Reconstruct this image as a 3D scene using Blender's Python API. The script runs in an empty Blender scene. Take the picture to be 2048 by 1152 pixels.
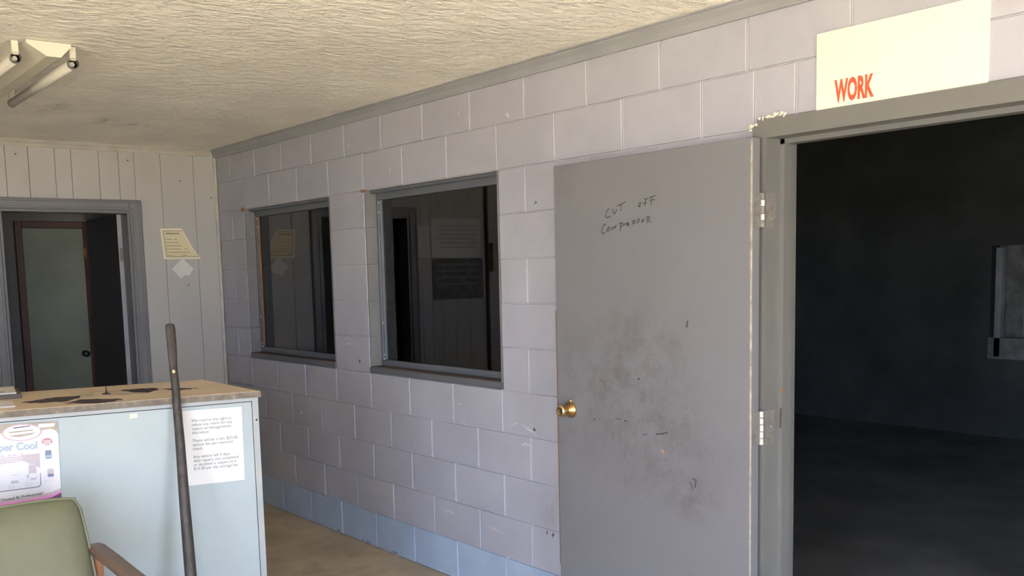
import bpy, bmesh, math, random
from mathutils import Vector, Matrix
random.seed(7)
S = bpy.context.scene
COL = S.collection
R = math.radians

# ------------------------------------------------------------------ camera
YAW, PIT, ROL = 0.90415, -0.11262, -0.02282
CAM = Vector((6.97732, -2.83711, 1.56734))
fw = Vector((-math.sin(YAW)*math.cos(PIT), math.cos(YAW)*math.cos(PIT), math.sin(PIT)))
rt = Vector((math.cos(YAW), math.sin(YAW), 0)); up = rt.cross(fw)
rt2 = math.cos(ROL)*rt + math.sin(ROL)*up
up2 = -math.sin(ROL)*rt + math.cos(ROL)*up
cd = bpy.data.cameras.new('camera'); cam = bpy.data.objects.new('camera', cd); COL.objects.link(cam)
cam.matrix_world = Matrix(((rt2.x, up2.x, -fw.x, CAM.x), (rt2.y, up2.y, -fw.y, CAM.y), (rt2.z, up2.z, -fw.z, CAM.z), (0, 0, 0, 1)))
cd.sensor_fit = 'HORIZONTAL'; cd.sensor_width = 36.0; cd.lens = 1986.33/2048*36
cd.shift_y = (768-576)/2048
cd.clip_start = 0.05; cd.clip_end = 300
S.camera = cam

# ------------------------------------------------------------------ world, sun, daylight portal, exposure
W = bpy.data.worlds.new('sky'); S.world = W; W.use_nodes = True
bg = W.node_tree.nodes['Background']
bg.inputs['Color'].default_value = (0.53, 0.68, 1.0, 1); bg.inputs['Strength'].default_value = 3.3
sd = bpy.data.lights.new('sun', 'SUN'); sd.energy = 9.5; sd.angle = R(0.6); sd.color = (1.0, 0.93, 0.82)
sun = bpy.data.objects.new('sun', sd); COL.objects.link(sun)
sun.rotation_euler = Vector((-0.52, 0.34, -0.78)).to_track_quat('-Z', 'Y').to_euler()   # high over the street; reaches only the floor by the shop window
FRONT_X = 8.6; LEFT_Y = -5.2; CEIL = 2.472
DOOR = (-2.20, -1.15, 0.0, 2.15)            # open front door in the end wall behind the camera  y0,y1,z0,z1
WIN = (6.0, 8.3, 0.08, 2.22)                # shop window in the street wall behind the camera  x0,x1,z0,z1
WIN2 = (-5.0, -3.4, 0.30, 2.22)             # shop window in the end wall  y0,y1,z0,z1
for a0, a1, z0, z1, onx in ((*DOOR, True), (*WIN2, True), (*WIN, False)):
    pd = bpy.data.lights.new('daylight_portal', 'AREA'); pd.shape = 'RECTANGLE'
    pd.size = a1-a0; pd.size_y = z1-z0; pd.cycles.is_portal = True
    po = bpy.data.objects.new('daylight_portal', pd); COL.objects.link(po)
    po.location = (FRONT_X+.1, (a0+a1)/2, (z0+z1)/2) if onx else ((a0+a1)/2, LEFT_Y-.15, (z0+z1)/2)
    po.rotation_euler = (R(90), 0, R(90)) if onx else (R(90), 0, 0)
S.view_settings.view_transform = 'Standard'; S.view_settings.look = 'None'
S.view_settings.gamma = 1.0; S.view_settings.use_curve_mapping = False
S.view_settings.exposure = 2.94
S.cycles.use_denoising = True
S.cycles.max_bounces = 12; S.cycles.diffuse_bounces = 8

# ------------------------------------------------------------------ materials
def s2l(c): return tuple((v/12.92 if v <= .04045 else ((v+.055)/1.055)**2.4) for v in c)
def rgb(r, g, b): return s2l((r/255, g/255, b/255))
class NT:
    def __init__(self, name):
        self.m = bpy.data.materials.new(name); self.m.use_nodes = True
        self.t = self.m.node_tree; self.b = self.t.nodes['Principled BSDF']
    def n(self, typ, **kw):
        nd = self.t.nodes.new(typ)
        for k, v in kw.items(): setattr(nd, k, v)
        return nd
    def l(self, a, b): self.t.links.new(a, b)
    def coord(self):
        if not hasattr(self, 'tc'): self.tc = self.n('ShaderNodeTexCoord')
        return self.tc.outputs['Object']
    def world(self):
        if not hasattr(self, 'ge'): self.ge = self.n('ShaderNodeNewGeometry')
        return self.ge.outputs['Position']
    def noise(self, vec, scale, detail=4, rough=.55, stretch=None):
        nd = self.n('ShaderNodeTexNoise'); nd.inputs['Scale'].default_value = scale
        nd.inputs['Detail'].default_value = detail; nd.inputs['Roughness'].default_value = rough
        if stretch:
            mp = self.n('ShaderNodeMapping'); mp.inputs['Scale'].default_value = stretch
            self.l(vec, mp.inputs['Vector']); vec = mp.outputs['Vector']
        self.l(vec, nd.inputs['Vector']); return nd.outputs['Fac']
    def ramp(self, fac, stops):
        nd = self.n('ShaderNodeValToRGB'); e = nd.color_ramp.elements
        while len(e) < len(stops): e.new(.5)
        for i, (p, c) in enumerate(stops):
            e[i].position = p; e[i].color = (c, c, c, 1) if isinstance(c, (int, float)) else (*c, 1)
        self.l(fac, nd.inputs['Fac']); return nd.outputs['Color']
    def math(self, op, a, b=None):
        nd = self.n('ShaderNodeMath', operation=op)
        for i, v in enumerate((a, b)):
            if v is None: continue
            if isinstance(v, (int, float)): nd.inputs[i].default_value = v
            else: self.l(v, nd.inputs[i])
        return nd.outputs[0]
    def mix(self, fac, a, b, mode='MIX'):
        nd = self.n('ShaderNodeMix', data_type='RGBA', blend_type=mode)
        for key, v in ((0, fac), (6, a), (7, b)):
            if isinstance(v, (int, float)): nd.inputs[key].default_value = v
            elif isinstance(v, tuple): nd.inputs[key].default_value = (*v, 1)
            else: self.l(v, nd.inputs[key])
        return nd.outputs[2]
    def bump(self, h, strength, dist):
        nd = self.n('ShaderNodeBump'); nd.inputs['Strength'].default_value = strength; nd.inputs['Distance'].default_value = dist
        self.l(h, nd.inputs['Height']); self.l(nd.outputs['Normal'], self.b.inputs['Normal'])
BRIGHT = ('stippled_ceiling', 'sunlit_forecourt', 'stained_concrete', 'dark_workshop_paint', 'oil_dark_concrete')
def paint(name, col, rough=.6, var=.12, vscale=3.0, bscale=60, bstr=.25, bdist=.003, dirt=None, dscale=2.0, dlo=.55, dhi=.75, damt=.5,
          chips=None, clo=.74, cscale=40, stretch=None, metallic=0, spec=.35, extra=None, knock=False):
    if name not in BRIGHT:      # one calibration of every paint against the exposure
        col, dirt, chips = [tuple(c*.87 for c in q) if q else q for q in (col, dirt, chips)]
    k = NT(name); v = k.world()
    n1 = k.noise(v, vscale, 5, .6, stretch)
    f = k.ramp(n1, [(.3, 1-var), (.7, 1+var*.6)])
    c = k.mix(1.0, col, f, 'MULTIPLY')
    if dirt:
        d = k.ramp(k.noise(v, dscale, 8, .62, stretch), [(dlo, 0.0), (dhi, damt)])
        c = k.mix(d, c, dirt)
    if chips:
        ch = k.ramp(k.noise(v, cscale, 6, .6), [(clo, 0.0), (clo+.02, 1.0)])
        c = k.mix(ch, c, chips)
    if extra: c = extra(k, c)
    k.l(c, k.b.inputs['Base Color'])
    k.b.inputs['Roughness'].default_value = rough; k.b.inputs['Metallic'].default_value = metallic
    k.b.inputs['Specular IOR Level'].default_value = spec
    if knock: k.bump(k.ramp(k.noise(v, bscale, 5, .62, (1, .55, 1)), [(.40, 0.0), (.52, .75), (.62, 1.0)]), bstr, bdist)
    elif bstr: k.bump(k.noise(v, bscale, 6, .6), bstr, bdist)
    return k.m

def zmask(k, lo, hi):
    sp = k.n('ShaderNodeSeparateXYZ'); k.l(k.world(), sp.inputs[0])
    return sp
def blob(k, cx, cy, cz, rx, ry, rz, soft=.6):
    """1 inside an ellipsoid around a point of the place, fading to 0 at its edge: a stain"""
    mp = k.n('ShaderNodeMapping', vector_type='POINT')
    mp.inputs['Location'].default_value = (-cx/rx, -cy/ry, -cz/rz); mp.inputs['Scale'].default_value = (1/rx, 1/ry, 1/rz)
    k.l(k.world(), mp.inputs['Vector'])
    ln = k.n('ShaderNodeVectorMath', operation='LENGTH'); k.l(mp.outputs[0], ln.inputs[0])
    return k.ramp(ln.outputs['Value'], [(1-soft, 1.0), (1.0, 0.0)])

M = {}
WALLP = (.395, .392, .43)
def block_grime(k, c):
    for (x, z, rx, rz, amt, col) in ((3.66, .50, .16, .13, .5, (.22, .20, .19)), (3.4, .78, .28, .16, .25, (.30, .29, .28)),
                                     (.98, .30, .3, .12, .4, (.50, .38, .34)), (2.2, .33, .5, .13, .30, (.44, .38, .38))):
        m = k.math('MULTIPLY', blob(k, x, 0, z, rx, 1, rz, .8), k.ramp(k.noise(k.world(), 9, 6, .65), [(.4, 0.0), (.62, amt)]))
        c = k.mix(m, c, col)
    return c
M['block'] = paint('block_paint', WALLP, .55, .10, 2.2, 130, .35, .0025, dirt=(.30, .285, .28), dscale=3.1, dlo=.56, dhi=.85, damt=.22, chips=(.66, .63, .60), clo=.765, cscale=34, extra=block_grime)
M['block_blue'] = paint('block_paint_blue', (.37, .455, .565), .55, .14, 3.0, 130, .35, .0025, dirt=(.32, .37, .45), dscale=4, dlo=.5, dhi=.75, damt=.5, chips=(.55, .53, .50), clo=.70, cscale=26)
M['reveal'] = paint('shaded_reveal_paint', (.172, .170, .162), .55, .10, 3, 130, .3, .002)  # greyer and darker than the blocks: shade of the openings put into the colour
M['mortar'] = paint('mortar_paint', (.53, .515, .53), .6, .1, 5, 220, .6, .003)
M['mortar_raw'] = paint('crumbled_mortar', (.72, .66, .56), .9, .25, 20, 160, .8, .004)
M['panel'] = paint('wall_panel_paint', (.45, .432, .40), .5, .07, 1.6, 90, .12, .002, dirt=(.33, .30, .25), dscale=2.6, dlo=.55, dhi=.8, damt=.4, stretch=(1, 1, .35), chips=(.12, .10, .09), clo=.80, cscale=22)
M['panel_groove'] = paint('panel_groove_paint', (.37, .35, .315), .7, .2, 5)
M['trim_light'] = paint('crown_trim_paint', (.47, .44, .38), .45, .12, 6, 90, .15, .002, dirt=(.28, .22, .16), dscale=5, dlo=.5, dhi=.75, damt=.5)
M['trim_grey'] = paint('grey_blue_trim_paint', (.30, .305, .31), .45, .12, 4, 90, .15, .002, dirt=(.36, .34, .31), dscale=6, dlo=.55, dhi=.8, damt=.4)
M['casing'] = paint('door_casing_paint', (.195, .195, .195), .4, .12, 4, 90, .15, .002, dirt=(.12, .115, .11), dscale=4, dlo=.5, dhi=.8, damt=.4)
M['win_frame'] = paint('window_frame_paint', (.125, .134, .148), .42, .12, 5, 90, .15, .002, dirt=(.09, .09, .09), dscale=5, dlo=.52, dhi=.8, damt=.4)
M['win_sill'] = paint('window_sill_paint', (.125, .128, .138), .5, .18, 7, 90, .3, .002, dirt=(.07, .066, .062), dscale=7, dlo=.5, dhi=.75, damt=.5)
M['bare_wood'] = paint('bare_brown_wood', (.20, .12, .075), .7, .3, 12, 60, .3, .002, stretch=(1, 1, .1))
M['dirt_wood'] = paint('dirty_sill_wood', (.085, .055, .04), .8, .3, 14)
M['caulk'] = paint('orange_caulk', (.36, .14, .055), .8, .5, 60, 150, .8, .004)
M['steel_frame'] = paint('steel_frame_paint', (.158, .156, .143), .4, .08, 3, 70, .12, .002, dirt=(.22, .19, .15), dscale=5, dlo=.55, dhi=.8, damt=.4, chips=(.33, .17, .08), clo=.79, cscale=22)
def ceiling_stains(k, c):
    for (x, y, rx, ry, a) in STAINS:
        m = k.math('MULTIPLY', blob(k, x, y, CEIL, rx, ry, 1, .8), k.ramp(k.noise(k.world(), 16, 6, .7), [(.42, 0.0), (.62, a)]))
        c = k.mix(m, c, (.30, .26, .20))
    return c
STAINS = ((1.02, -1.06, .22, .10, .7), (.95, -.88, .10, .04, .8), (1.35, -1.40, .25, .08, .6), (2.3, -.6, .3, .1, .35))
M['ceiling'] = paint('stippled_ceiling', (.87, .825, .71), .42, .12, 2.0, 24, .8, .012, dirt=(.64, .59, .48), dscale=1.7, dlo=.54, dhi=.8, damt=.5, stretch=None, extra=ceiling_stains, knock=True)
M['floor'] = paint('stained_concrete', (.45, .365, .258), .75, .3, 2.5, 45, .4, .004, dirt=(.20, .16, .115), dscale=5, dlo=.48, dhi=.72, damt=.7, chips=(.42, .37, .29), clo=.72, cscale=14)
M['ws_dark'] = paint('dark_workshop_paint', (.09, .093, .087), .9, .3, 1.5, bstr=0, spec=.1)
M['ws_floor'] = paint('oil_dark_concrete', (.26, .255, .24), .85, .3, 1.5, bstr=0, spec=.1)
M['ws_grey'] = paint('workshop_grey_paint', (.45, .45, .43), .8, .3, 6, bstr=.2)
M['ws_dim'] = paint('workshop_dusty_board', (.32, .31, .28), .8, .5, 6, bstr=.2)
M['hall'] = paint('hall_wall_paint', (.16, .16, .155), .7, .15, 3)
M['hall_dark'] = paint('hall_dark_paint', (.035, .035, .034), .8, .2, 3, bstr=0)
M['hall_green'] = paint('green_door_paint', (.17, .19, .14), .5, .2, 2.5, dirt=(.11, .12, .095), dscale=2, dlo=.45, dhi=.75, damt=.5)
M['brown_wood'] = paint('brown_casing_wood', (.085, .035, .022), .5, .3, 9, stretch=(1, 1, .15))
M['leaf_shaded'] = paint('shaded_hall_door_paint', (.035, .033, .034), .6, .1, 4)  # near-black: the shade on the open leaf's face is put into its colour
M['lit_leaf_edge'] = paint('lit_door_edge_paint', (.34, .33, .36), .5, .1, 4)  # same leaf, painted pale where its edge catches the daylight
M['brass'] = paint('worn_brass', (.62, .38, .14), .28, .35, 40, 80, .15, .001, metallic=1.0, spec=.5)
M['brass_bright'] = paint('polished_brass', (.85, .66, .34), .16, .15, 40, bstr=0, metallic=1.0)
M['hinge'] = paint('painted_hinge_steel', (.20, .19, .17), .5, .2, 50, dirt=(.12, .085, .055), dscale=40, dlo=.5, dhi=.7, damt=.7)
M['hinge_bright'] = paint('bare_hinge_steel', (.55, .52, .45), .45, .15, 60)
M['pencil'] = paint('graphite_marks', (.075, .068, .06), .8, .4, 120, bstr=0)
def door_smudge(k, c):
    w = k.world()
    fine = k.ramp(k.noise(w, 10, 9, .66), [(.42, 0.0), (.72, 1.0)])
    finer = k.ramp(k.noise(w, 34, 7, .7), [(.52, 0.0), (.70, 1.0)])
    for (x, z, rx, rz, a) in ((4.17, 1.12, .46, .30, .75), (4.30, 1.28, .34, .24, .65), (4.38, .86, .40, .24, .75), (3.9, 1.02, .20, .42, .5),
                              (3.83, 1.95, .13, .10, .5), (4.55, .70, .16, .12, .8), (3.80, .72, .05, .5, .5)):
        m = k.math('MULTIPLY', blob(k, x, -.08, z, rx, 1, rz, .9), k.math('MULTIPLY', fine, a))
        c = k.mix(m, c, (.095, .083, .072))
    m = k.math('MULTIPLY', blob(k, 4.3, -.08, .95, .55, 1, .42, .7), k.math('MULTIPLY', finer, .45))
    c = k.mix(m, c, (.085, .078, .07))
    return c
M['steel_door'] = paint('grey_steel_door_paint', (.187, .184, .190), .42, .05, 1.2, 60, .06, .002, extra=door_smudge)
M['rust_edge'] = paint('worn_door_edge', (.45, .40, .33), .7, .4, 30, chips=(.2, .11, .07), clo=.70, cscale=25)
M['scuff'] = paint('black_scuff', (.075, .07, .064), .8, .4, 80, bstr=0)
M['chip_white'] = paint('bare_block_chip', (.60, .57, .54), .8, .2, 60)
M['chip_pink'] = paint('pink_undercoat_chip', (.60, .48, .42), .8, .2, 60)
M['chip_orange'] = paint('orange_primer_chip', (.55, .24, .10), .8, .2, 60)
M['counter_blue'] = paint('pale_blue_counter_paint', (.335, .388, .39), .5, .07, 2.0, 80, .1, .002, dirt=(.29, .31, .31), dscale=5, dlo=.6, dhi=.8, damt=.5, chips=(.25, .22, .19), clo=.80, cscale=26)
M['counter_pale'] = paint('counter_rail_paint', (.33, .355, .355), .5, .1, 6, dirt=(.38, .36, .30), dscale=12, dlo=.5, dhi=.75, damt=.5)
M['tape'] = paint('old_masking_tape', (.72, .66, .52), .7, .15, 30)
M['gap'] = paint('dark_gap', (.03, .025, .02), .9, .1, 5, bstr=0)
M['top_wood'] = paint('worn_tan_countertop', (.78, .61, .42), .34, .2, 3.5, 60, .1, .001, dirt=(.60, .50, .40), dscale=3, dlo=.45, dhi=.75, damt=.6, stretch=(1, .35, 1))
M['top_edge'] = paint('chipped_particle_edge', (.19, .16, .125), .85, .35, 30, 160, .8, .004, chips=(.40, .33, .24), clo=.66, cscale=30)
M['peel'] = paint('peeled_dark_laminate', (.055, .042, .05), .8, .4, 16, 60, .5, .003, chips=(.38, .32, .24), clo=.64, cscale=22)
M['peel_pale'] = paint('pale_bare_chipboard', (.56, .47, .35), .85, .3, 18, 90, .4, .003, chips=(.14, .11, .09), clo=.66, cscale=24)
M['paper'] = paint('white_paper', (.62, .62, .605), .8, .02, 3, 40, .05, .001)
M['paper_grey'] = paint('dull_white_paper', (.66, .63, .60), .8, .06, 6, 30, .1, .002)
M['parchment'] = paint('cream_certificate_paper', (.70, .62, .40), .8, .08, 8, 30, .1, .002)
M['parch_edge'] = paint('pale_certificate_border', (.78, .72, .52), .8, .05, 8, 30, .1, .002)
M['card'] = paint('white_note_card', (.68, .65, .62), .8, .04, 8)
M['ink'] = paint('grey_print', (.09, .088, .085), .8, .1, 60, bstr=0)
M['ink_brown'] = paint('brown_certificate_print', (.16, .13, .075), .8, .2, 60, bstr=0)
M['ink_dark'] = paint('dark_print', (.06, .05, .06), .7, .1, 60, bstr=0)
M['pr_white'] = paint('poster_white', (0.60, 0.59, 0.60), .35, .02, 8, 25, .08, .002)
M['pr_pink'] = paint('poster_pink', (0.410, 0.300, 0.335), .35, .12, 9, bstr=0)
M['pr_palepink'] = paint('poster_pale_pink', (0.420, 0.370, 0.395), .35, .06, 9, bstr=0)
M['pr_red'] = paint('poster_red_print', (0.370, 0.200, 0.200), .35, .06, 9, bstr=0)
M['pr_blue'] = paint('poster_sky_blue', (0.275, 0.370, 0.430), .35, .06, 9, bstr=0)
M['pr_navy'] = paint('poster_slate_blue', (0.130, 0.170, 0.260), .35, .06, 9, bstr=0)
M['pr_magenta'] = paint('poster_magenta', (.62, .22, .50), .35, .08, 9, bstr=0)
M['pr_purple'] = paint('poster_dark_purple', (.10, .035, .09), .4, .1, 9, bstr=0)
M['pr_shadow2'] = paint('faded_sign_print', (.24, .23, .21), .6, .3, 20, bstr=0)
M['pr_tan'] = paint('poster_bare_cardboard', (.34, .30, .24), .7, .2, 25)
M['pr_shadow'] = paint('poster_grey_print', (.42, .42, .46), .4, .1, 20, bstr=0)
M['iron'] = paint('rusty_dark_iron', (.058, .050, .045), .5, .4, 30, 70, .7, .004, dirt=(.075, .055, .042), dscale=25, dlo=.5, dhi=.75, damt=.6, metallic=.3, spec=.5)
M['yellow_dot'] = paint('yellow_paint_dot', (.62, .46, .22), .6, .2, 60)
M['vinyl'] = paint('sage_green_vinyl', (.15, .151, .093), .5, .08, 4, 190, .35, .0015, chips=(.05, .045, .035), clo=.84, cscale=30)
M['arm_wood'] = paint('dark_walnut_arm', (.135, .085, .058), .38, .25, 7, 40, .1, .001, stretch=(.2, 1, 1))
M['post_wood'] = paint('orange_oak_post', (.36, .17, .085), .45, .2, 9, 40, .1, .001, stretch=(1, 1, .2))
M['sign'] = paint('cream_sign_board', (.82, .76, .58), .45, .03, 6, bstr=0)
M['sign_red'] = paint('red_sign_lettering', (.66, .10, .045), .5, .1, 20, bstr=0)
M['fixture'] = paint('white_enamel_fixture', (.66, .63, .50), .4, .06, 8, bstr=0)
M['tube'] = paint('unlit_fluorescent_tube', (.60, .57, .48), .3, .04, 8, bstr=0)
M['cap'] = paint('aluminium_cap', (.34, .33, .29), .4, .2, 60, metallic=.6)
M['black'] = paint('black_steel', (.025, .024, .023), .4, .1, 20, bstr=0)
M['binder'] = paint('brown_binder_cover', (.11, .085, .065), .6, .2, 20)
M['cream_plastic'] = paint('cream_plastic', (.74, .72, .56), .4, .1, 30, bstr=0)
M['sign_dark'] = paint('dark_printed_sign', (.15, .14, .13), .6, .4, 14, bstr=0)
M['asphalt'] = paint('sunlit_forecourt', (.62, .51, .33), .9, .15, .5, bstr=0)

def glass_mat():
    k = NT('window_glass'); t = k.t
    for nd in list(t.nodes):
        if nd.type != 'OUTPUT_MATERIAL': t.nodes.remove(nd)
    out = [n for n in t.nodes if n.type == 'OUTPUT_MATERIAL'][0]
    tr = k.n('ShaderNodeBsdfTransparent'); tr.inputs[0].default_value = (.80, .82, .80, 1)
    gl = k.n('ShaderNodeBsdfGlossy'); gl.inputs['Roughness'].default_value = .012; gl.inputs[0].default_value = (1, 1, 1, 1)
    fr = k.n('ShaderNodeFresnel'); fr.inputs[0].default_value = 1.5
    f2 = k.math('MULTIPLY', fr.outputs[0], 1.3)
    mx = k.n('ShaderNodeMixShader'); k.l(f2, mx.inputs[0]); k.l(tr.outputs[0], mx.inputs[1]); k.l(gl.outputs[0], mx.inputs[2])
    k.l(mx.outputs[0], out.inputs['Surface']); return k.m
M['glass'] = glass_mat()

# ------------------------------------------------------------------ helpers
def link(o, parent=None):
    COL.objects.link(o)
    if parent: o.parent = parent
    return o
def mesh_obj(name, verts, faces, mat, parent=None, smooth=False):
    me = bpy.data.meshes.new(name); me.from_pydata([tuple(v) for v in verts], [], faces); me.validate(); me.update()
    bm = bmesh.new(); bm.from_mesh(me); bmesh.ops.recalc_face_normals(bm, faces=bm.faces); bm.to_mesh(me); bm.free()
    me.materials.append(M[mat] if isinstance(mat, str) else mat)
    if smooth:
        for p in me.polygons: p.use_smooth = True
    return link(bpy.data.objects.new(name, me), parent)
def bm_obj(name, bm, mat, parent=None, smooth=False):
    bmesh.ops.recalc_face_normals(bm, faces=bm.faces)
    me = bpy.data.meshes.new(name); bm.to_mesh(me); bm.free()
    for m in (mat if isinstance(mat, (list, tuple)) else [mat]): me.materials.append(M[m])
    if smooth:
        for p in me.polygons: p.use_smooth = True
    return link(bpy.data.objects.new(name, me), parent)
def add_box(bm, x0, x1, y0, y1, z0, z1, bev=0, seg=1, mi=0):
    vs = [bm.verts.new((x, y, z)) for x in (x0, x1) for y in (y0, y1) for z in (z0, z1)]
    fs = [bm.faces.new([vs[i] for i in q]) for q in ((0, 1, 3, 2), (4, 6, 7, 5), (0, 4, 5, 1), (2, 3, 7, 6), (0, 2, 6, 4), (1, 5, 7, 3))]
    for f_ in fs: f_.material_index = mi
    if bev:
        es = list({e for f_ in fs for e in f_.edges})
        bmesh.ops.bevel(bm, geom=es, offset=bev, segments=seg, affect='EDGES', profile=.5)
    return fs
def box(name, x0, x1, y0, y1, z0, z1, mat, parent=None, bev=0, seg=1):
    bm = bmesh.new(); add_box(bm, x0, x1, y0, y1, z0, z1, bev, seg); return bm_obj(name, bm, mat, parent)
def prism(name, poly, axis, a0, a1, mat, parent=None, smooth=False):
    """extrude a 2D polygon along axis: 'X' (poly = y,z), 'Y' (x,z), 'Z' (x,y)"""
    def P(u, v, w): return {'X': (w, u, v), 'Y': (u, w, v), 'Z': (u, v, w)}[axis]
    n = len(poly); vs = [P(u, v, a0) for u, v in poly]+[P(u, v, a1) for u, v in poly]
    fs = [list(range(n))[::-1], list(range(n, 2*n))]+[[i, (i+1) % n, n+(i+1) % n, n+i] for i in range(n)]
    return mesh_obj(name, vs, fs, mat, parent, smooth)
def empty(name, loc=(0, 0, 0), parent=None):
    o = bpy.data.objects.new(name, None); o.location = loc; o.empty_display_size = .1; return link(o, parent)
def struct(o, label=None):
    o['kind'] = 'structure'
    if label: o['label'] = label
    return o
def tag(o, label, cat, group=None):
    o['label'] = label; o['category'] = cat
    if group: o['group'] = group
    return o
def place(o, parent):
    """parent o, whose mesh is in world coordinates, to an Empty that may stand anywhere"""
    o.parent = parent; o.matrix_parent_inverse = parent_world(parent).inverted(); return o
def parent_world(e):
    m = Matrix.LocRotScale(e.location, e.rotation_euler, e.scale)
    return parent_world(e.parent) @ e.matrix_parent_inverse @ m if e.parent else m
def tube(bm, pts, radii, seg=12, cap=True):
    rings = []
    for i, p_ in enumerate(pts):
        p_ = Vector(p_); a = Vector(pts[max(i-1, 0)]); b = Vector(pts[min(i+1, len(pts)-1)]); d = (b-a).normalized()
        h = Vector((0, 0, 1)) if abs(d.z) < .9 else Vector((1, 0, 0))
        u = d.cross(h).normalized(); v = d.cross(u)
        r = radii[i] if isinstance(radii, (list, tuple)) else radii
        ru, rv = r if isinstance(r, (list, tuple)) else (r, r)
        rings.append([bm.verts.new(p_+u*math.cos(t)*ru+v*math.sin(t)*rv) for t in (2*math.pi*k/seg for k in range(seg))])
    for A, B_ in zip(rings, rings[1:]):
        for k in range(seg): bm.faces.new((A[k], A[(k+1) % seg], B_[(k+1) % seg], B_[k]))
    if cap: bm.faces.new(rings[0]); bm.faces.new(rings[-1][::-1])
def lathe(bm, o, axis, prof, seg=28):
    """revolve (distance along axis, radius) pairs"""
    axis = Vector(axis).normalized(); h = Vector((0, 0, 1)) if abs(axis.z) < .9 else Vector((1, 0, 0))
    u = axis.cross(h).normalized(); v = axis.cross(u); rings = []
    for d, r in prof:
        c = Vector(o)+axis*d
        rings.append([bm.verts.new(c+u*math.cos(t)*r+v*math.sin(t)*r) for t in (2*math.pi*k/seg for k in range(seg))] if r > 1e-6 else [bm.verts.new(c)])
    for A, B_ in zip(rings, rings[1:]):
        for k in range(seg):
            k2 = (k+1) % seg
            if len(A) > 1 and len(B_) > 1: bm.faces.new((A[k], A[k2], B_[k2], B_[k]))
            elif len(A) > 1: bm.faces.new((A[k], A[k2], B_[0]))
            elif len(B_) > 1: bm.faces.new((A[0], B_[k2], B_[k]))
def text_mesh(body, size, font_bold=False, line=1.0, align='LEFT', sx=1.0):
    cu = bpy.data.curves.new('t', 'FONT'); cu.body = body; cu.size = size; cu.space_line = line; cu.align_x = align
    cu.resolution_u = 3
    if font_bold: cu.offset = size*.018*float(font_bold)
    o = bpy.data.objects.new('t', cu); COL.objects.link(o)
    dg = bpy.context.evaluated_depsgraph_get(); me = bpy.data.meshes.new_from_object(o.evaluated_get(dg))
    COL.objects.unlink(o); bpy.data.objects.remove(o)
    if sx != 1.0:
        for v in me.vertices: v.co.x *= sx
    return me
def put_text(name, me, mat, o, ux, uy, parent):
    """flat lettering: local x along ux, local y along uy, starting at o"""
    ux = Vector(ux).normalized(); uy = Vector(uy).normalized()
    for v in me.vertices:
        c = v.co.copy(); v.co = Vector(o)+ux*c.x+uy*c.y
    me.name = name; me.materials.clear(); me.materials.append(M[mat])
    return link(bpy.data.objects.new(name, me), parent)
def ribbon(bm, pts, w, o, ux, uy, nrm=None):
    ux, uy, o = Vector(ux), Vector(uy), Vector(o)
    for (a, b), (c, d) in zip(pts, pts[1:]):
        L = math.hypot(c-a, d-b)
        if L < 1e-6: continue
        dx, dy = (c-a)/L, (d-b)/L; e = w*.3
        q = [(a-dx*e-dy*w/2, b-dy*e+dx*w/2), (c+dx*e-dy*w/2, d+dy*e+dx*w/2), (c+dx*e+dy*w/2, d+dy*e-dx*w/2), (a-dx*e+dy*w/2, b-dy*e-dx*w/2)]
        bm.faces.new([bm.verts.new(o+ux*x+uy*y) for x, y in q])
def sheet(name, poly, o, ux, uy, n, th, mat, parent=None):
    """a thin plate of thickness th with outline poly in the (ux, uy) plane, its front th in front of o"""
    ux, uy, n, o = Vector(ux).normalized(), Vector(uy).normalized(), Vector(n).normalized(), Vector(o)
    k = len(poly); vs = [o+ux*a+uy*b for a, b in poly]+[o+ux*a+uy*b+n*th for a, b in poly]
    fs = [list(range(k))[::-1], list(range(k, 2*k))]+[[i, (i+1) % k, k+(i+1) % k, k+i] for i in range(k)]
    return mesh_obj(name, vs, fs, mat, parent)
def ell(cx, cy, rx, ry, n=36): return [(cx+rx*math.cos(2*math.pi*i/n), cy+ry*math.sin(2*math.pi*i/n)) for i in range(n)]
def rrect(x0, x1, y0, y1, r, n=5):
    out = []
    for cx, cy, a in ((x1-r, y1-r, 0), (x0+r, y1-r, 90), (x0+r, y0+r, 180), (x1-r, y0+r, 270)):
        for i in range(n+1): t = R(a+90*i/n); out.append((cx+r*math.cos(t), cy+r*math.sin(t)))
    return out

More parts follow.
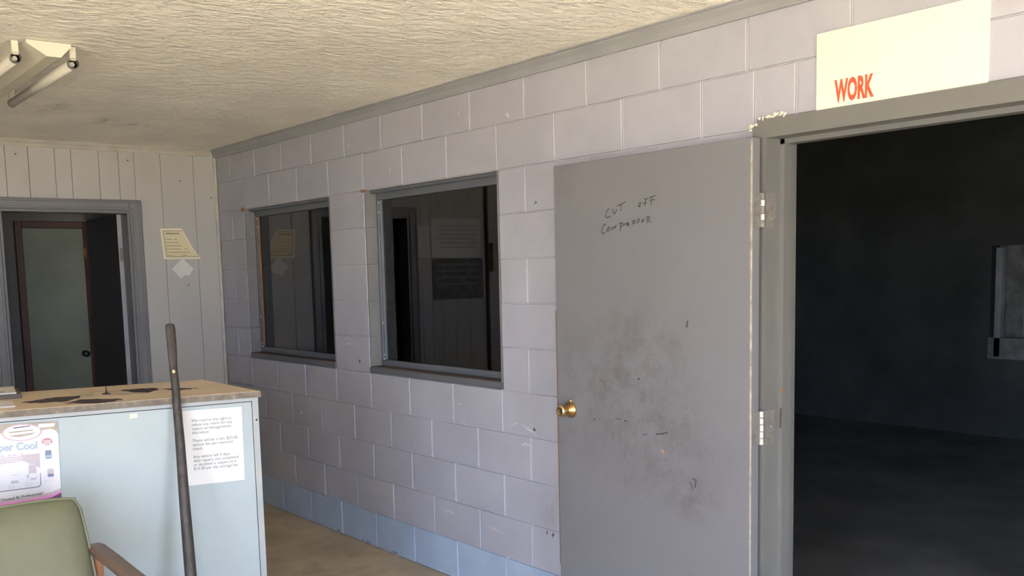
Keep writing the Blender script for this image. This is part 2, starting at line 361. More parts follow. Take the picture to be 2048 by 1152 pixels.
# ------------------------------------------------------------------ shell of the room
CX0 = .455; BW = .4064; BH = .2032
W1 = (CX0, CX0+3*BW); W2 = (CX0+4*BW, CX0+7*BW); WZ = (5*BH, 10*BH)
DX0, DX1, DZ = 4.757, 5.905, 2.063          # door frame's outer size in the block wall
TH = .20
struct(box('floor', 0, FRONT_X, LEFT_Y, 0.0, -.12, 0, 'floor'), 'brown stained concrete floor')
struct(box('ceiling', -.14, FRONT_X+.2, LEFT_Y-.2, .0, CEIL, CEIL+.15, 'ceiling'), 'cream stippled ceiling')
def wall_with_holes(name, axis, u0, u1, z0, z1, a0, a1, holes, mat):
    """one solid wall slab cut by rectangular openings; axis is its thickness direction"""
    us = sorted({u0, u1, *[h[0] for h in holes], *[h[1] for h in holes]}); zs = sorted({z0, z1, *[h[2] for h in holes], *[h[3] for h in holes]})
    us = [u for u in us if u0 <= u <= u1]; zs = [z for z in zs if z0 <= z <= z1]
    solid = {}
    for i in range(len(us)-1):
        for j in range(len(zs)-1):
            uc, zc = (us[i]+us[i+1])/2, (zs[j]+zs[j+1])/2
            solid[i, j] = not any(h[0] < uc < h[1] and h[2] < zc < h[3] for h in holes)
    bm = bmesh.new(); cache = {}
    def V(u, z, a):
        k = (round(u, 6), round(z, 6), round(a, 6))
        if k not in cache: cache[k] = bm.verts.new((u, a, z) if axis == 'Y' else (a, u, z))
        return cache[k]
    for (i, j), s in solid.items():
        if not s: continue
        A, B_, C_, D = us[i], us[i+1], zs[j], zs[j+1]
        for a in (a0, a1): bm.faces.new([V(A, C_, a), V(B_, C_, a), V(B_, D, a), V(A, D, a)])
        for di, dj, p, q in ((-1, 0, (A, C_), (A, D)), (1, 0, (B_, C_), (B_, D)), (0, -1, (A, C_), (B_, C_)), (0, 1, (A, D), (B_, D))):
            if not solid.get((i+di, j+dj), False): bm.faces.new([V(*p, a0), V(*q, a0), V(*q, a1), V(*p, a1)])
    return bm_obj(name, bm, mat)
HOLES = [(*W1, *WZ), (*W2, *WZ), (DX0, DX1, -1, DZ)]
wall_right = struct(wall_with_holes('wall_right', 'Y', -.14, FRONT_X, -.12, CEIL, .007, TH, HOLES, 'mortar'), 'painted concrete block wall with two windows and a steel door')
# single blocks, joints recessed between them
bcache = {}
def block_mesh(w, h, mat):
    key = (round(w, 3), round(h, 3), mat)
    if key in bcache: return bcache[key]
    jw, jh, d, b = .0052, .0024, .02, .0028
    x0, x1, z0, z1 = jw, w-jw, jh, h-jh
    vs = [(x0, d, z0), (x1, d, z0), (x1, d, z1), (x0, d, z1), (x0, b, z0), (x1, b, z0), (x1, b, z1), (x0, b, z1),
          (x0+b, 0, z0+b*.6), (x1-b, 0, z0+b*.6), (x1-b, 0, z1-b*.6), (x0+b, 0, z1-b*.6)]
    fs = [(8, 9, 10, 11), (0, 3, 2, 1)]
    for i in range(4):
        j = (i+1) % 4; fs += [(i, j, 4+j, 4+i), (4+i, 4+j, 8+j, 8+i)]
    me = bpy.data.meshes.new('block'); me.from_pydata(vs, [], fs); me.update()
    bm = bmesh.new(); bm.from_mesh(me); bmesh.ops.recalc_face_normals(bm, faces=bm.faces); bm.to_mesh(me); bm.free()
    me.materials.append(M[mat]); bcache[key] = me; return me
def subtract(r, h):
    x0, x1, z0, z1 = r; a, b, c, d = h
    if x1 <= a+1e-4 or x0 >= b-1e-4 or z1 <= c+1e-4 or z0 >= d-1e-4: return [r]
    out = []
    if x0 < a: out.append((x0, a, z0, z1))
    if x1 > b: out.append((b, x1, z0, z1))
    if z0 < c: out.append((max(x0, a), min(x1, b), z0, c))
    if z1 > d: out.append((max(x0, a), min(x1, b), d, z1))
    return out
for row in range(1, 13):
    off = 0.0 if row % 2 else .5
    for j in range(-2, 18):
        x0 = CX0+(j+off)*BW; rects = [(max(x0, 0), min(x0+BW, 7.3), (row-1)*BH, row*BH)]
        if rects[0][1]-rects[0][0] < .05: continue
        if row in (6, 7, 8, 9, 10) and off and j == 2:      # the pier between the windows is one block wide in every course
            rects = [(W1[1], W2[0], (row-1)*BH, row*BH)]
        if row in (6, 7, 8, 9, 10) and off and j == 3: rects = [(CX0+4.5*BW, CX0+4.5*BW, 0, 0)]
        for h in HOLES: rects = [q for r_ in rects for q in subtract(r_, h)]
        for (a, b, c, d) in rects:
            if b-a < .03 or d-c < .03: continue
            o = bpy.data.objects.new('block', block_mesh(b-a, d-c, 'block_blue' if row == 1 else 'block'))
            o.location = (a, random.uniform(-.0012, .0008), c); link(o, wall_right)
# reveals of the two openings are lined by the blocks' own ends, painted darker to hold their shade
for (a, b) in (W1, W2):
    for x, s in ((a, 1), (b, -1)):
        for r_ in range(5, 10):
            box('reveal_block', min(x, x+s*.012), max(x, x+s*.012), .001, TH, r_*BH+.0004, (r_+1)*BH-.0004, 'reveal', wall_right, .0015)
# paint chips and drips on the blocks
def chip(x, z, pts, mat, name='paint_chip'):
    sheet(name, pts, (x, .0, z), (1, 0, 0), (0, 0, 1), (0, -1, 0), .0016, mat, wall_right)
def streak(n, l, h, slope=0):
    h *= 1.7
    t = [(l*i/n, slope*l*i/n+random.uniform(.1, .6)*h*math.sin(math.pi*i/n)) for i in range(n+1)]
    return t+[(x, y-random.uniform(.3, .9)*h*math.sin(math.pi*min(max(x/l, .02), .98))) for x, y in t[::-1]]
for x, z, l, h, sl, m in ((2.93, .915, .035, .010, 0, 'chip_pink'), (3.44, .865, .11, .007, -.35, 'chip_white'), (3.36, .855, .05, .006, .3, 'chip_white'), (3.43, .77, .07, .010, .1, 'chip_white'),
                          (2.77, .345, .14, .008, -.03, 'chip_white'), (3.13, .335, .15, .007, -.1, 'chip_pink'), (2.32, .99, .04, .006, 0, 'chip_white'), (1.17, .70, .03, .012, 0, 'chip_white'),
                          (1.55, .22, .02, .02, 0, 'chip_white'), (2.95, .83, .06, .005, -.3, 'chip_white'), (1.92, 2.30, .025, .012, 0, 'chip_white'), (2.36, 2.12, .012, .02, 0, 'chip_white'), (3.0, 2.33, .02, .012, 0, 'chip_white'),
                          (3.37, 2.27, .03, .02, -.5, 'chip_white'), (.98, .215, .02, .012, 0, 'chip_white'), (1.78, 1.20, .10, .009, 0, 'chip_white'), (1.80, 1.17, .09, .007, 0, 'chip_white'), (3.56, 1.86, .02, .012, .3, 'scuff'), (3.3, .205, .03, .012, 0, 'chip_white'), (3.60, .385, .012, .016, 0, 'scuff'), (3.64, .385, .016, .018, 0, 'scuff'), (3.52, .85, .02, .012, 0, 'scuff'), (1.95, 1.07, .02, .014, .5, 'scuff')):
    chip(x, z, streak(7, l, h, sl), m)
for i in range(26):      # ragged lower edge where the wall meets the floor
    x = random.uniform(.3, 4.6); chip(x, random.uniform(.0, .012)+.004, streak(5, random.uniform(.02, .09), random.uniform(.003, .009)), random.choice(['chip_white', 'scuff', 'chip_white']), 'base_chip')

# back wall: grooved panel boards, doorway
OP = (-1.435, -.628, -1, 2.036)             # doorway in the back wall: y0,y1,z0,z1
wall_back = struct(wall_with_holes('wall_back', 'X', LEFT_Y-.1, .2, -.12, CEIL, -.13, -.010, [OP], 'panel_groove'), 'painted vertical board wall behind the counter')
ys = [0, -.165, -.394, -.574, -.677, -.804, -.978, -1.079, -1.238, -1.373]
while ys[-1] > -4.45: ys.append(ys[-1]-random.choice([.10, .13, .16, .18, .2]))
ys.append(LEFT_Y)
for a, b in zip(ys, ys[1:]):
    rects = [(b, a, 0, CEIL)]
    if a > OP[0] and b < OP[1]: rects = [(b, a, OP[3], CEIL)]+[(y0, y1, 0, OP[3]) for y0, y1 in ((b, min(a, OP[0])), (max(b, OP[1]), a)) if y1 > y0]
    for (y0, y1, z0, z1) in rects:
        if y1-y0 < .02: continue
        g = .0008
        pr_ = [(-.012, y0+g), (-.003, y0+g), (0, y0+g+.0022), (0, y1-g-.0022), (-.003, y1-g), (-.012, y1-g)]
        prism('plank', pr_, 'Z', z0, z1, 'panel', wall_back)
for y, z in ((-1.31, 2.38), (-.613, 2.375), (-.262, 2.25), (-.045, 2.14), (-.245, 1.525)):
    bm = bmesh.new(); bmesh.ops.create_icosphere(bm, subdivisions=1, radius=.006, matrix=Matrix.Translation((.001, y, z)) @ Matrix.Diagonal((.4, 1, .8, 1)))
    bm_obj('nail_head', bm, 'scuff', wall_back)
# remaining walls of the room
wall_front = struct(wall_with_holes('wall_front', 'X', LEFT_Y-.2, .2, -.12, CEIL, FRONT_X, FRONT_X+.12, [(DOOR[0], DOOR[1], -.2, DOOR[3]), WIN2], 'block'), 'end wall with the open front door')
wall_left = struct(wall_with_holes('wall_left', 'Y', -.14, FRONT_X, -.12, CEIL, LEFT_Y-.2, LEFT_Y, [WIN], 'panel'), 'street wall with the large shop window')
for k in range(1, 4):
    x = WIN[0]+(WIN[1]-WIN[0])*k/4
    box('mullion', x-.025, x+.025, LEFT_Y-.12, LEFT_Y-.05, WIN[2], WIN[3], 'casing', wall_left)
struct(box('ground_outside', FRONT_X-30, FRONT_X+60, -60, 60, -.34, -.14, 'asphalt'), 'sunlit concrete forecourt outside the shop window')

# trims
def cove(u, h, s):       # section of a crown moulding: u = how far it stands out, h = its height
    return [(0, 0), (s*u*.25, 0), (s*u*.35, h*.18), (s*u*.45, h*.45), (s*u*.75, h*.72), (s*u*.8, h*.86), (s*u, h*.9), (s*u, h), (0, h)]
t1 = struct(prism('trim_1', [(a, CEIL-.042+b) for a, b in cove(.032, .042, 1)], 'Y', LEFT_Y, -.03, 'trim_light'), 'cream crown moulding above the board wall')
t2 = struct(prism('trim_2', [(a, CEIL-.058+b) for a, b in cove(.045, .058, -1)], 'X', .0, FRONT_X, 'trim_grey'), 'grey crown moulding above the block wall')
prism('bead', [(.001, -.002), (.018, -.002), (.021, -.008), (.018, -.014), (.012, -.020), (.001, -.021)], 'Z', 0, CEIL-.05, 'trim_light').name = 'trim_3'
t3 = struct(bpy.data.objects['trim_3'], 'cream corner bead between board wall and block wall')

# doorway in the back wall
d1 = struct(empty('door_1', (0, (OP[0]+OP[1])/2, 0)), 'grey cased doorway in the board wall, open to the back hall')
def casing(y0, y1, z0, z1, bead):
    o = box('casing', 0, .016, y0, y1, z0, z1, 'casing', None, .003); place(o, d1)
    return o
cr = casing(OP[1], OP[1]+.082, 0, OP[3]+.072, 0); cl = casing(OP[0]-.082, OP[0], 0, OP[3]+.072, 0); ch = casing(OP[0], OP[1], OP[3], OP[3]+.072, 0)
for (y0, y1, z0, z1) in ((OP[1]+.004, OP[1]+.020, 0, OP[3]+.018), (OP[1]+.058, OP[1]+.076, 0, OP[3]+.064), (OP[0]-.020, OP[0]-.004, 0, OP[3]+.018), (OP[0]-.076, OP[0]-.058, 0, OP[3]+.064),
                         (OP[0], OP[1], OP[3]+.006, OP[3]+.020), (OP[0]-.07, OP[1]+.07, OP[3]+.052, OP[3]+.066)):
    place(box('casing_bead', .014, .022, y0, y1, z0, z1, 'casing', None, .003), d1)
for (y0, y1, z0, z1) in ((OP[1]-.016, OP[1], 0, OP[3]), (OP[0], OP[0]+.016, 0, OP[3]), (OP[0]+.016, OP[1]-.016, OP[3]-.016, OP[3])):
    place(box('jamb', -.13, .008, y0, y1, z0, z1, 'casing', None, .002), d1)
leaf = place(box('door_leaf', -.86, -.135, OP[1]-.044, OP[1]-.004, .01, 2.02, 'leaf_shaded', None, .002), d1)
place(box('lit_leaf_edge', -.1365, -.1345, OP[1]-.043, OP[1]-.005, .012, 2.018, 'lit_leaf_edge'), d1)  # thin strip laid over the leaf's edge to carry its painted light
place(box('hinge', -.138, -.131, OP[1]-.036, OP[1]-.004, 1.70, 1.79, 'hinge', None), d1)

# the hall behind it, with a brown-framed green door
HX = -1.02
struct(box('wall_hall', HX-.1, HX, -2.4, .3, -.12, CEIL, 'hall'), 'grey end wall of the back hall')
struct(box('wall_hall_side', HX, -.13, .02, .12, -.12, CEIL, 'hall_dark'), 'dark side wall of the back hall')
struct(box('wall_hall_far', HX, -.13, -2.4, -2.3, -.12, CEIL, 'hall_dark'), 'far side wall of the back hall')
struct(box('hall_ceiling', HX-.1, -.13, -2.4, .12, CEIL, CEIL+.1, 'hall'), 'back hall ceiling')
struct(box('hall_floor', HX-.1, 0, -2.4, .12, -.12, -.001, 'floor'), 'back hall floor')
d2 = struct(empty('door_2', (HX, -.86, 0)), 'green door in a dark brown wooden frame inside the back hall')
place(box('slab', HX, HX+.022, -1.09, -.665, .01, 1.965, 'hall_green', None, .003), d2)
for q in ((-1.14, -1.09, 0, 2.015), (-.665, -.60, 0, 2.015), (-1.09, -.665, 1.965, 2.015)):
    place(box('casing', HX, HX+.035, *q, 'brown_wood', None, .004), d2)
place(box('hinge', HX+.034, HX+.045, -.672, -.650, 1.745, 1.82, 'brass', None, .003), d2)
bm = bmesh.new(); lathe(bm, (HX+.022, -.71, 1.02), (1, 0, 0), [(0, .025), (.008, .025), (.012, .010), (.03, .010), (.04, .024), (.055, .024), (.062, 0)], 18)
place(bm_obj('knob', bm, 'black', None, True), d2)

# workshop behind the block wall: dark, seen through the doorway and the panes
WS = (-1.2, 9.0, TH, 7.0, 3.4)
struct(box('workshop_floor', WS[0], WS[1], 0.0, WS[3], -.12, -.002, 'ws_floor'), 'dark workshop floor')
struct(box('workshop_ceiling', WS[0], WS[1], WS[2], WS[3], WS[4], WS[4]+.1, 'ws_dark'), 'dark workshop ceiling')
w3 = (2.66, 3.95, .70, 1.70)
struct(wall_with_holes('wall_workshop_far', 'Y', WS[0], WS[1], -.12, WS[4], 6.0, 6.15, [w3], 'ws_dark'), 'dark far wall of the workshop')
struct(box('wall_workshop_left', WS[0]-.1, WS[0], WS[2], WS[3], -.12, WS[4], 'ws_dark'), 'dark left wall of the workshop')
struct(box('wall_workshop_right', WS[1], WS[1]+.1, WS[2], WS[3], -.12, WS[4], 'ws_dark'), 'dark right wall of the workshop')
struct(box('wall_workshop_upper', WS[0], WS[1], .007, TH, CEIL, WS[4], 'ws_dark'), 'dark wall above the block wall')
n3 = struct(empty('window_3', ((w3[0]+w3[1])/2, 6.0, w3[2])), 'small inner window in the far workshop wall')
for q in ((w3[0]+.05, w3[0]+.11, w3[2]+.02, w3[3]-.02), (w3[1]-.06, w3[1], w3[2], w3[3]), (w3[0]+.30, w3[0]+.34, w3[2]+.2, w3[3]), (w3[0], w3[1], w3[2], w3[2]+.19)):
    place(box('frame', q[0], q[1], 5.97, 6.04, q[2], q[3], 'ws_grey' if q[1]-q[0] < .2 else 'ws_dim', None, .004), n3)
place(box('backboard', w3[0]-.1, w3[1]+.1, 6.16, 6.18, w3[2]-.1, w3[3]+.1, 'ws_dim', None), n3)

# ------------------------------------------------------------------ windows in the block wall
def window(n, a, b, bead_mat, label):
    w = struct(empty('window_%d' % n, ((a+b)/2, .05, WZ[0])), label)
    z0, z1 = WZ
    a += .012; b -= .012
    pts = [(-.004, z0+.001), (-.006, z0+.010), (-.004, z0+.032), (.0, z0+.035), (.07, z0+.036), (.07, z0+.001)]
    place(prism('sill', pts, 'X', a-.012, b+.012, 'win_sill'), w)
    place(box('sill_dirt', a, b, .005, .07, z0+.0355, z0+.0375, 'dirt_wood'), w)
    fy0, fy1 = .066, .105
    place(box('bottom_rail', a, b, fy0, fy1, z0+.037, z0+.070, 'win_frame', None, .003), w)
    place(box('head_rail', a, b, fy0, fy1, z1-.052, z1-.001, 'win_frame', None, .003), w)
    place(box('head_stop', a, b, .03, fy0, z1-.016, z1-.001, 'win_frame', None, .002), w)
    place(box('stile', a, a+.022, fy0, fy1, z0+.070, z1-.052, 'win_frame', None, .003), w)
    place(box('stile', b-.022, b, fy0, fy1, z0+.070, z1-.052, 'win_frame', None, .003), w)
    place(box('glazing_bead', a+.022, a+.034, fy0+.006, fy1, z0+.070, z1-.052, bead_mat, None, .002), w)
    place(box('glazing_bead', b-.034, b-.022, fy0+.006, fy1, z0+.070, z1-.052, bead_mat, None, .002), w)
    p_ = place(box('pane', a+.020, b-.020, .0870, .0885, z0+.068, z1-.050, 'glass'), w)
    bm = bmesh.new()
    for i in range(6):
        x = a-.03+random.uniform(-.008, .022); z = z1+random.uniform(-.008, .010)
        bmesh.ops.create_icosphere(bm, subdivisions=1, radius=random.uniform(.005, .010), matrix=Matrix.Translation((x, -.002, z)))
    place(bm_obj('caulk', bm, 'caulk'), w)
    bm = bmesh.new()
    for z in (z1-.066, z1-.12, z0+.28, z0+.10, z0+.077):
        bmesh.ops.create_icosphere(bm, subdivisions=1, radius=.0045, matrix=Matrix.Translation((a+.028, fy0+.002, z)))
    place(bm_obj('putty', bm, 'chip_white'), w)
    return w
window(1, *W1, 'bare_wood', 'grey-framed window nearest the room corner with a brown wooden bead')
window(2, *W2, 'win_frame', 'larger-looking grey-framed window beside the open steel door')

# ------------------------------------------------------------------ steel door and its frame
d3 = struct(empty('door_3', (4.8, 0, 0)), 'grey steel door folded back against the block wall beside its dark doorway')
FX0, FX1 = 4.814, 5.848; FT = 2.0; RB = .067; ST = .117
# frame section (x, y): face, rabbet, stop
sec = [(DX0, -.012), (FX0, -.012), (FX0, RB), (FX0+.017, RB), (FX0+.017, ST), (FX0, ST), (FX0, .16), (DX0, .16)]
place(prism('frame_jamb', sec, 'Z', 0, FT+.001, 'steel_frame'), d3)
place(prism('frame_jamb', [(FX0+FX1-x, y) for x, y in sec], 'Z', 0, FT+.001, 'steel_frame'), d3)
hs = [(-.012, FT), (RB, FT), (RB, FT-.017), (ST, FT-.017), (ST, FT), (.16, FT), (.16, DZ), (-.012, DZ)]
place(prism('frame_head', hs, 'X', DX0+.022, DX1, 'steel_frame'), d3)
place(prism('frame_corner', [(DX0+.022, DZ), (DX0+.022, FT), (DX0, FT), (DX0, DZ-.028)], 'Y', -.012, .16, 'steel_frame'), d3)
LX0, LX1, LY0, LY1, LZ = 3.785, 4.808, -.080, -.036, 1.999
lf = place(box('leaf', LX0, LX1, LY0, LY1, .012, LZ, 'steel_door', None, .0018), d3)
place(box('worn_edge', LX1-.004, LX1+.0008, LY0-.0008, LY0+.004, .02, LZ-.01, 'rust_edge', None), d3)
place(box('worn_edge', LX0-.0008, LX0+.005, LY0-.0008, LY0+.003, .3, 1.4, 'bare_wood', None), d3)
# hinges
for z0, z1, m in ((1.698, 1.816, 'hinge_bright'), (.943, 1.063, 'hinge_bright'), (.20, .32, 'hinge_bright')):
    place(box('hinge_leaf', LX1, LX1+.0025, LY0+.010, LY1+.004, z0, z1, 'hinge', None), d3)
    place(box('hinge_leaf', FX0-.0005, FX0+.0025, -.010, .040, z0, z1, 'hinge', None), d3)
    kn = 5
    for i in range(kn):
        a = z0+(z1-z0)*i/kn; b = z0+(z1-z0)*(i+1)/kn
        bm = bmesh.new(); tube(bm, [(4.8125, -.026, a+.0012), (4.8125, -.026, b-.0012)], .0072, 14)
        place(bm_obj('hinge_knuckle', bm, m if (i % 2 or z0 < 1.5) else 'hinge', None, False), d3)
    bm = bmesh.new()
    for z in (z0+.03, z1-.03, (z0+z1)/2): bmesh.ops.create_icosphere(bm, subdivisions=1, radius=.004, matrix=Matrix.Translation((FX0+.003, .022, z)))
    place(bm_obj('hinge_screw', bm, 'hinge'), d3)
# knob
bm = bmesh.new(); lathe(bm, (3.872, LY0, .984), (0, -1, 0), [(0, .034), (.004, .0345), (.009, .032), (.014, .024), (.020, .017), (.030, .0135), (.036, .0145)], 32)
kb = place(bm_obj('knob_rose', bm, 'brass', None, True), lf)
bm = bmesh.new(); lathe(bm, (3.872, LY0, .984), (0, -1, 0), [(.034, .012), (.040, .019), (.048, .0245), (.056, .0255), (.062, .024), (.066, .019), (.0665, .015), (.064, .013), (.064, 0)], 32)
place(bm_obj('knob', bm, 'brass_bright', None, True), lf)
bm = bmesh.new(); bmesh.ops.create_icosphere(bm, subdivisions=1, radius=.008, matrix=Matrix.Translation((3.872, LY0-.002, 1.020)))
place(bm_obj('rose_screw', bm, 'brass'), lf)
# pencilled note CUT OFF / Compressor
STROKES = [[(4.1167, 1.8045), (4.1072, 1.8005), (4.0989, 1.788), (4.0959, 1.7751), (4.104, 1.7691), (4.1229, 1.7745)], [(4.1395, 1.8031), (4.1374, 1.7913), (4.1431, 1.7826), (4.1512, 1.7867), (4.158, 1.7992)],
 [(4.1622, 1.8118), (4.1833, 1.8168), (4.2069, 1.8243)], [(4.1838, 1.8168), (4.1816, 1.7913)], [(4.286, 1.818), (4.2783, 1.8105), (4.2762, 1.8035), (4.2832, 1.8012), (4.2871, 1.8108), (4.286, 1.818)],
 [(4.3086, 1.8272), (4.3284, 1.8297)], [(4.3148, 1.8267), (4.3108, 1.803)], [(4.2997, 1.8118), (4.3184, 1.815)], [(4.3358, 1.832), (4.3652, 1.8369)], [(4.3456, 1.8334), (4.3417, 1.8045)], [(4.3357, 1.8209), (4.359, 1.8236)],
 [(4.0968, 1.7453), (4.0858, 1.744), (4.076, 1.7313), (4.0703, 1.7157), (4.0784, 1.7091), (4.0921, 1.7134)], [(4.1169, 1.734), (4.1059, 1.7262), (4.1031, 1.7179), (4.1126, 1.7194), (4.1182, 1.7293), (4.1169, 1.734)],
 [(4.1274, 1.7196), (4.133, 1.7305), (4.1382, 1.7256), (4.1464, 1.7344), (4.1503, 1.7278), (4.1544, 1.7396)], [(4.1779, 1.7154), (4.1794, 1.7319), (4.1731, 1.7451), (4.1901, 1.7446), (4.1927, 1.7386), (4.1808, 1.7322)],
 [(4.1965, 1.7329), (4.2018, 1.7408), (4.2109, 1.7409)], [(4.2140, 1.7370), (4.2230, 1.7400), (4.2225, 1.7445), (4.2155, 1.7440), (4.2140, 1.7370), (4.2190, 1.7335), (4.2253, 1.7350)],
 [(4.2586, 1.7524), (4.2433, 1.7478), (4.2572, 1.7434), (4.2418, 1.7379)], [(4.2815, 1.7553), (4.2701, 1.7536), (4.2789, 1.7477), (4.2686, 1.7401)], [(4.3003, 1.7537), (4.294, 1.7487), (4.2939, 1.7424), (4.3027, 1.7446), (4.3028, 1.7536)],
 [(4.3213, 1.7392), (4.319, 1.7607), (4.3327, 1.7613), (4.3351, 1.7562), (4.3227, 1.7507), (4.3398, 1.74)]]
bm = bmesh.new()
for s in STROKES: ribbon(bm, s, .0042, (0, LY0-.0006, 0), (1, 0, 0), (0, 0, 1))
place(bm_obj('pencil_writing', bm, 'pencil'), lf)
bm = bmesh.new()
for s, w in (([(4.36, .935), (4.40, .943), (4.42, .950)], .006), ([(4.14, .975), (4.17, .972)], .003), ([(4.19, .97), (4.20, .97)], .006), ([(4.05, 1.125), (4.07, 1.115), (4.08, 1.10)], .003), ([(4.29, .925), (4.31, .93)], .003),
             ([(4.545, .79), (4.560, .785), (4.555, .76)], .006), ([(4.53, .775), (4.545, .75)], .005), ([(4.52, 1.372), (4.517, 1.352)], .008), ([(4.01, .955), (4.02, .96)], .005), ([(4.265, 1.14), (4.275, 1.145)], .006)):
    ribbon(bm, s, w, (0, LY0-.0007, 0), (1, 0, 0), (0, 0, 1))
place(bm_obj('scuff_marks', bm, 'scuff'), lf)
place(sheet('paint_chip', streak(6, .018, .012), (4.385, LY0, .872), (1, 0, 0), (0, 0, 1), (0, -1, 0), .0008, 'chip_orange'), lf)
# crumbled mortar over the frame corner
bm = bmesh.new()
for i in range(46):
    t = random.random(); x = DX0-.015+t*.15; z = DZ-.03+min(t*3, 1)*.032+random.uniform(-.008, .012)
    bmesh.ops.create_icosphere(bm, subdivisions=1, radius=random.uniform(.003, .008), matrix=Matrix.Translation((x, -.006+random.uniform(-.006, .003), z)) @ Matrix.Diagonal((1, .8, random.uniform(.5, 1.2), 1)))
mo = place(bm_obj('crumbled_mortar', bm, 'mortar_raw'), d3); mo['kind'] = 'stuff'
for x, z, l, h in ((FX0+.010, 1.03, .004, .07), (FX0+.016, 1.13, .006, .02)):
    place(box('rust_spot', x-.001, x+.004, RB-.004, RB+.001, z-h/2, z+h/2, 'dirt_wood' if h > .05 else 'caulk', None, .0008), d3)

# ------------------------------------------------------------------ sign above the steel door
sg = empty('wall_sign', (5.28, 0, DZ)); tag(sg, 'cream sign board with red capital lettering above the dark doorway', 'sign')
place(sheet('board', rrect(0, .56, 0, .24, .004), (5.007, .0, DZ+.0005), (1, 0, 0), (0, 0, 1), (0, -1, 0), .006, 'sign'), sg)
me = text_mesh('WORK', .092, 2.6, sx=.46)
put_text('lettering', me, 'sign_red', (5.077, -.0064, 2.082), (1, 0, 0), (0, 0, 1), None); place(bpy.data.objects['lettering'], sg)

# ------------------------------------------------------------------ counter
FR, FLd, BR = Vector((3.451, -1.277, 0)), Vector((-.156, -.988, 0)).normalized(), Vector((2.817, -1.266, 0))
LEN = 1.75; ZT = 1.14; TT = .022
ct = empty('service_counter', (3.1, -2.1, 0)); tag(ct, 'pale blue painted service counter with a worn tan top', 'counter')
FL, BL = FR+FLd*LEN, BR+FLd*LEN
def quadprism(name, pts, z0, z1, mat, par, bev=0):
    bm = bmesh.new(); lo = [bm.verts.new((p_.x, p_.y, z0)) for p_ in pts]; hi = [bm.verts.new((p_.x, p_.y, z1)) for p_ in pts]; n = len(pts)
    fs = [bm.faces.new(lo[::-1]), bm.faces.new(hi)]+[bm.faces.new((lo[i], lo[(i+1) % n], hi[(i+1) % n], hi[i])) for i in range(n)]
    if bev: bmesh.ops.bevel(bm, geom=list(bm.edges), offset=bev, segments=2, affect='EDGES')
    o = bm_obj(name, bm, mat); return place(o, par) if par else o
nF = Vector((-FLd.y, FLd.x, 0)).normalized()       # outward normal of the front
if nF.x < 0: nF = -nF
sB = (BR-FR).normalized()                          # along the end of the counter, away from the camera
quadprism('top', [FR, FL, BL, BR-sB*.03+FLd*.004, BR], ZT-TT, ZT, 'top_wood', ct)
e = .003
quadprism('top_edge_strip', [FR+nF*e, FL+nF*e, FL-nF*.001, FR-nF*.001], ZT-TT-.001, ZT-.001, 'top_edge', ct)
quadprism('top_edge_strip', [FR+nF*e-FLd*e, FR-FLd*.0, BR, BR-FLd*e], ZT-TT-.001, ZT-.001, 'top_edge', ct)
ins = .012
f0 = FR-nF*ins+FLd*.008; f1 = FL-nF*ins
quadprism('top_rail', [f0+nF*.009, f1+nF*.009, f1-nF*.015, f0-nF*.015], ZT-TT-.014, ZT-TT-.0005, 'counter_pale', ct)
quadprism('gap', [f0-nF*.004, f1-nF*.004, f1-nF*.012, f0-nF*.012], ZT-TT-.020, ZT-TT-.013, 'gap', ct)
pz1 = ZT-TT-.018
quadprism('front_panel', [f0+FLd*.024, f1, f1-nF*.018, f0+FLd*.024-nF*.018], .0, pz1, 'counter_blue', ct)
quadprism('corner_strip', [f0+nF*.002-FLd*.001, f0+nF*.002+FLd*.0215, f0-nF*.03+FLd*.0215, f0-nF*.03-FLd*.001], .0, pz1+.004, 'counter_pale', ct)
quadprism('end_panel', [f0-nF*.03, f0-nF*.03+FLd*.018, BR-sB*.02+FLd*.026, BR-sB*.02+FLd*.008], .0, pz1, 'counter_blue', ct)
quadprism('inner_shelf', [f0-nF*.03+FLd*.02, f1-nF*.03, BL-sB*.02, BR-sB*.02+FLd*.03], .55, .57, 'counter_blue', ct)
# peeled patches in the worn laminate
def patch(pts, mat, h):
    o = quadprism('peeled_patch', [Vector((a, b, 0)) for a, b in pts], ZT-.001, ZT+h, mat, ct); return o
def ragged(poly, n=4, amp=.012):
    out = []
    for i, (a, b) in enumerate(poly):
        c, d = poly[(i+1) % len(poly)]
        for k in range(n):
            t = k/n; out.append((a+(c-a)*t+random.uniform(-amp, amp)*(k > 0), b+(d-b)*t+random.uniform(-amp, amp)*.5*(k > 0)))
    return out
patch(ragged([(3.112, -2.035), (3.06, -1.96), (3.03, -1.90), (3.045, -1.82), (3.13, -1.84), (3.20, -1.90), (3.175, -1.985)]), 'peel', .0006)
patch(ragged([(3.255, -1.925), (3.185, -1.86), (3.21, -1.80), (3.29, -1.735), (3.345, -1.79), (3.352, -1.835)]), 'peel', .0006)
patch(ragged([(3.00, -1.84), (2.96, -1.74), (2.97, -1.60), (3.09, -1.56), (3.19, -1.61), (3.17, -1.72), (3.10, -1.80)], 4, .015), 'peel_pale', .0004)
patch(ragged([(2.992, -1.654), (2.99, -1.58), (3.02, -1.525), (3.075, -1.53), (3.16, -1.60), (3.11, -1.64)]), 'peel', .0009)
patch(ragged([(3.06, -1.521), (3.11, -1.45), (3.162, -1.407), (3.175, -1.45), (3.165, -1.50)]), 'peel', .0007)
tp = f0+FLd*.46
place(sheet('tape', [(0, 0), (.026, .002), (.025, .018), (.001, .016)], tp+nF*.0002+Vector((0, 0, pz1-.024)), -FLd, (0, 0, 1), nF, .0008, 'tape'), ct)
bm = bmesh.new(); lathe(bm, f0+FLd*.008+nF*.0015+Vector((0, 0, 1.03)), nF, [(0, .004), (.001, .004), (.0015, 0)], 12)
place(bm_obj('nail_hole', bm, 'gap'), ct)

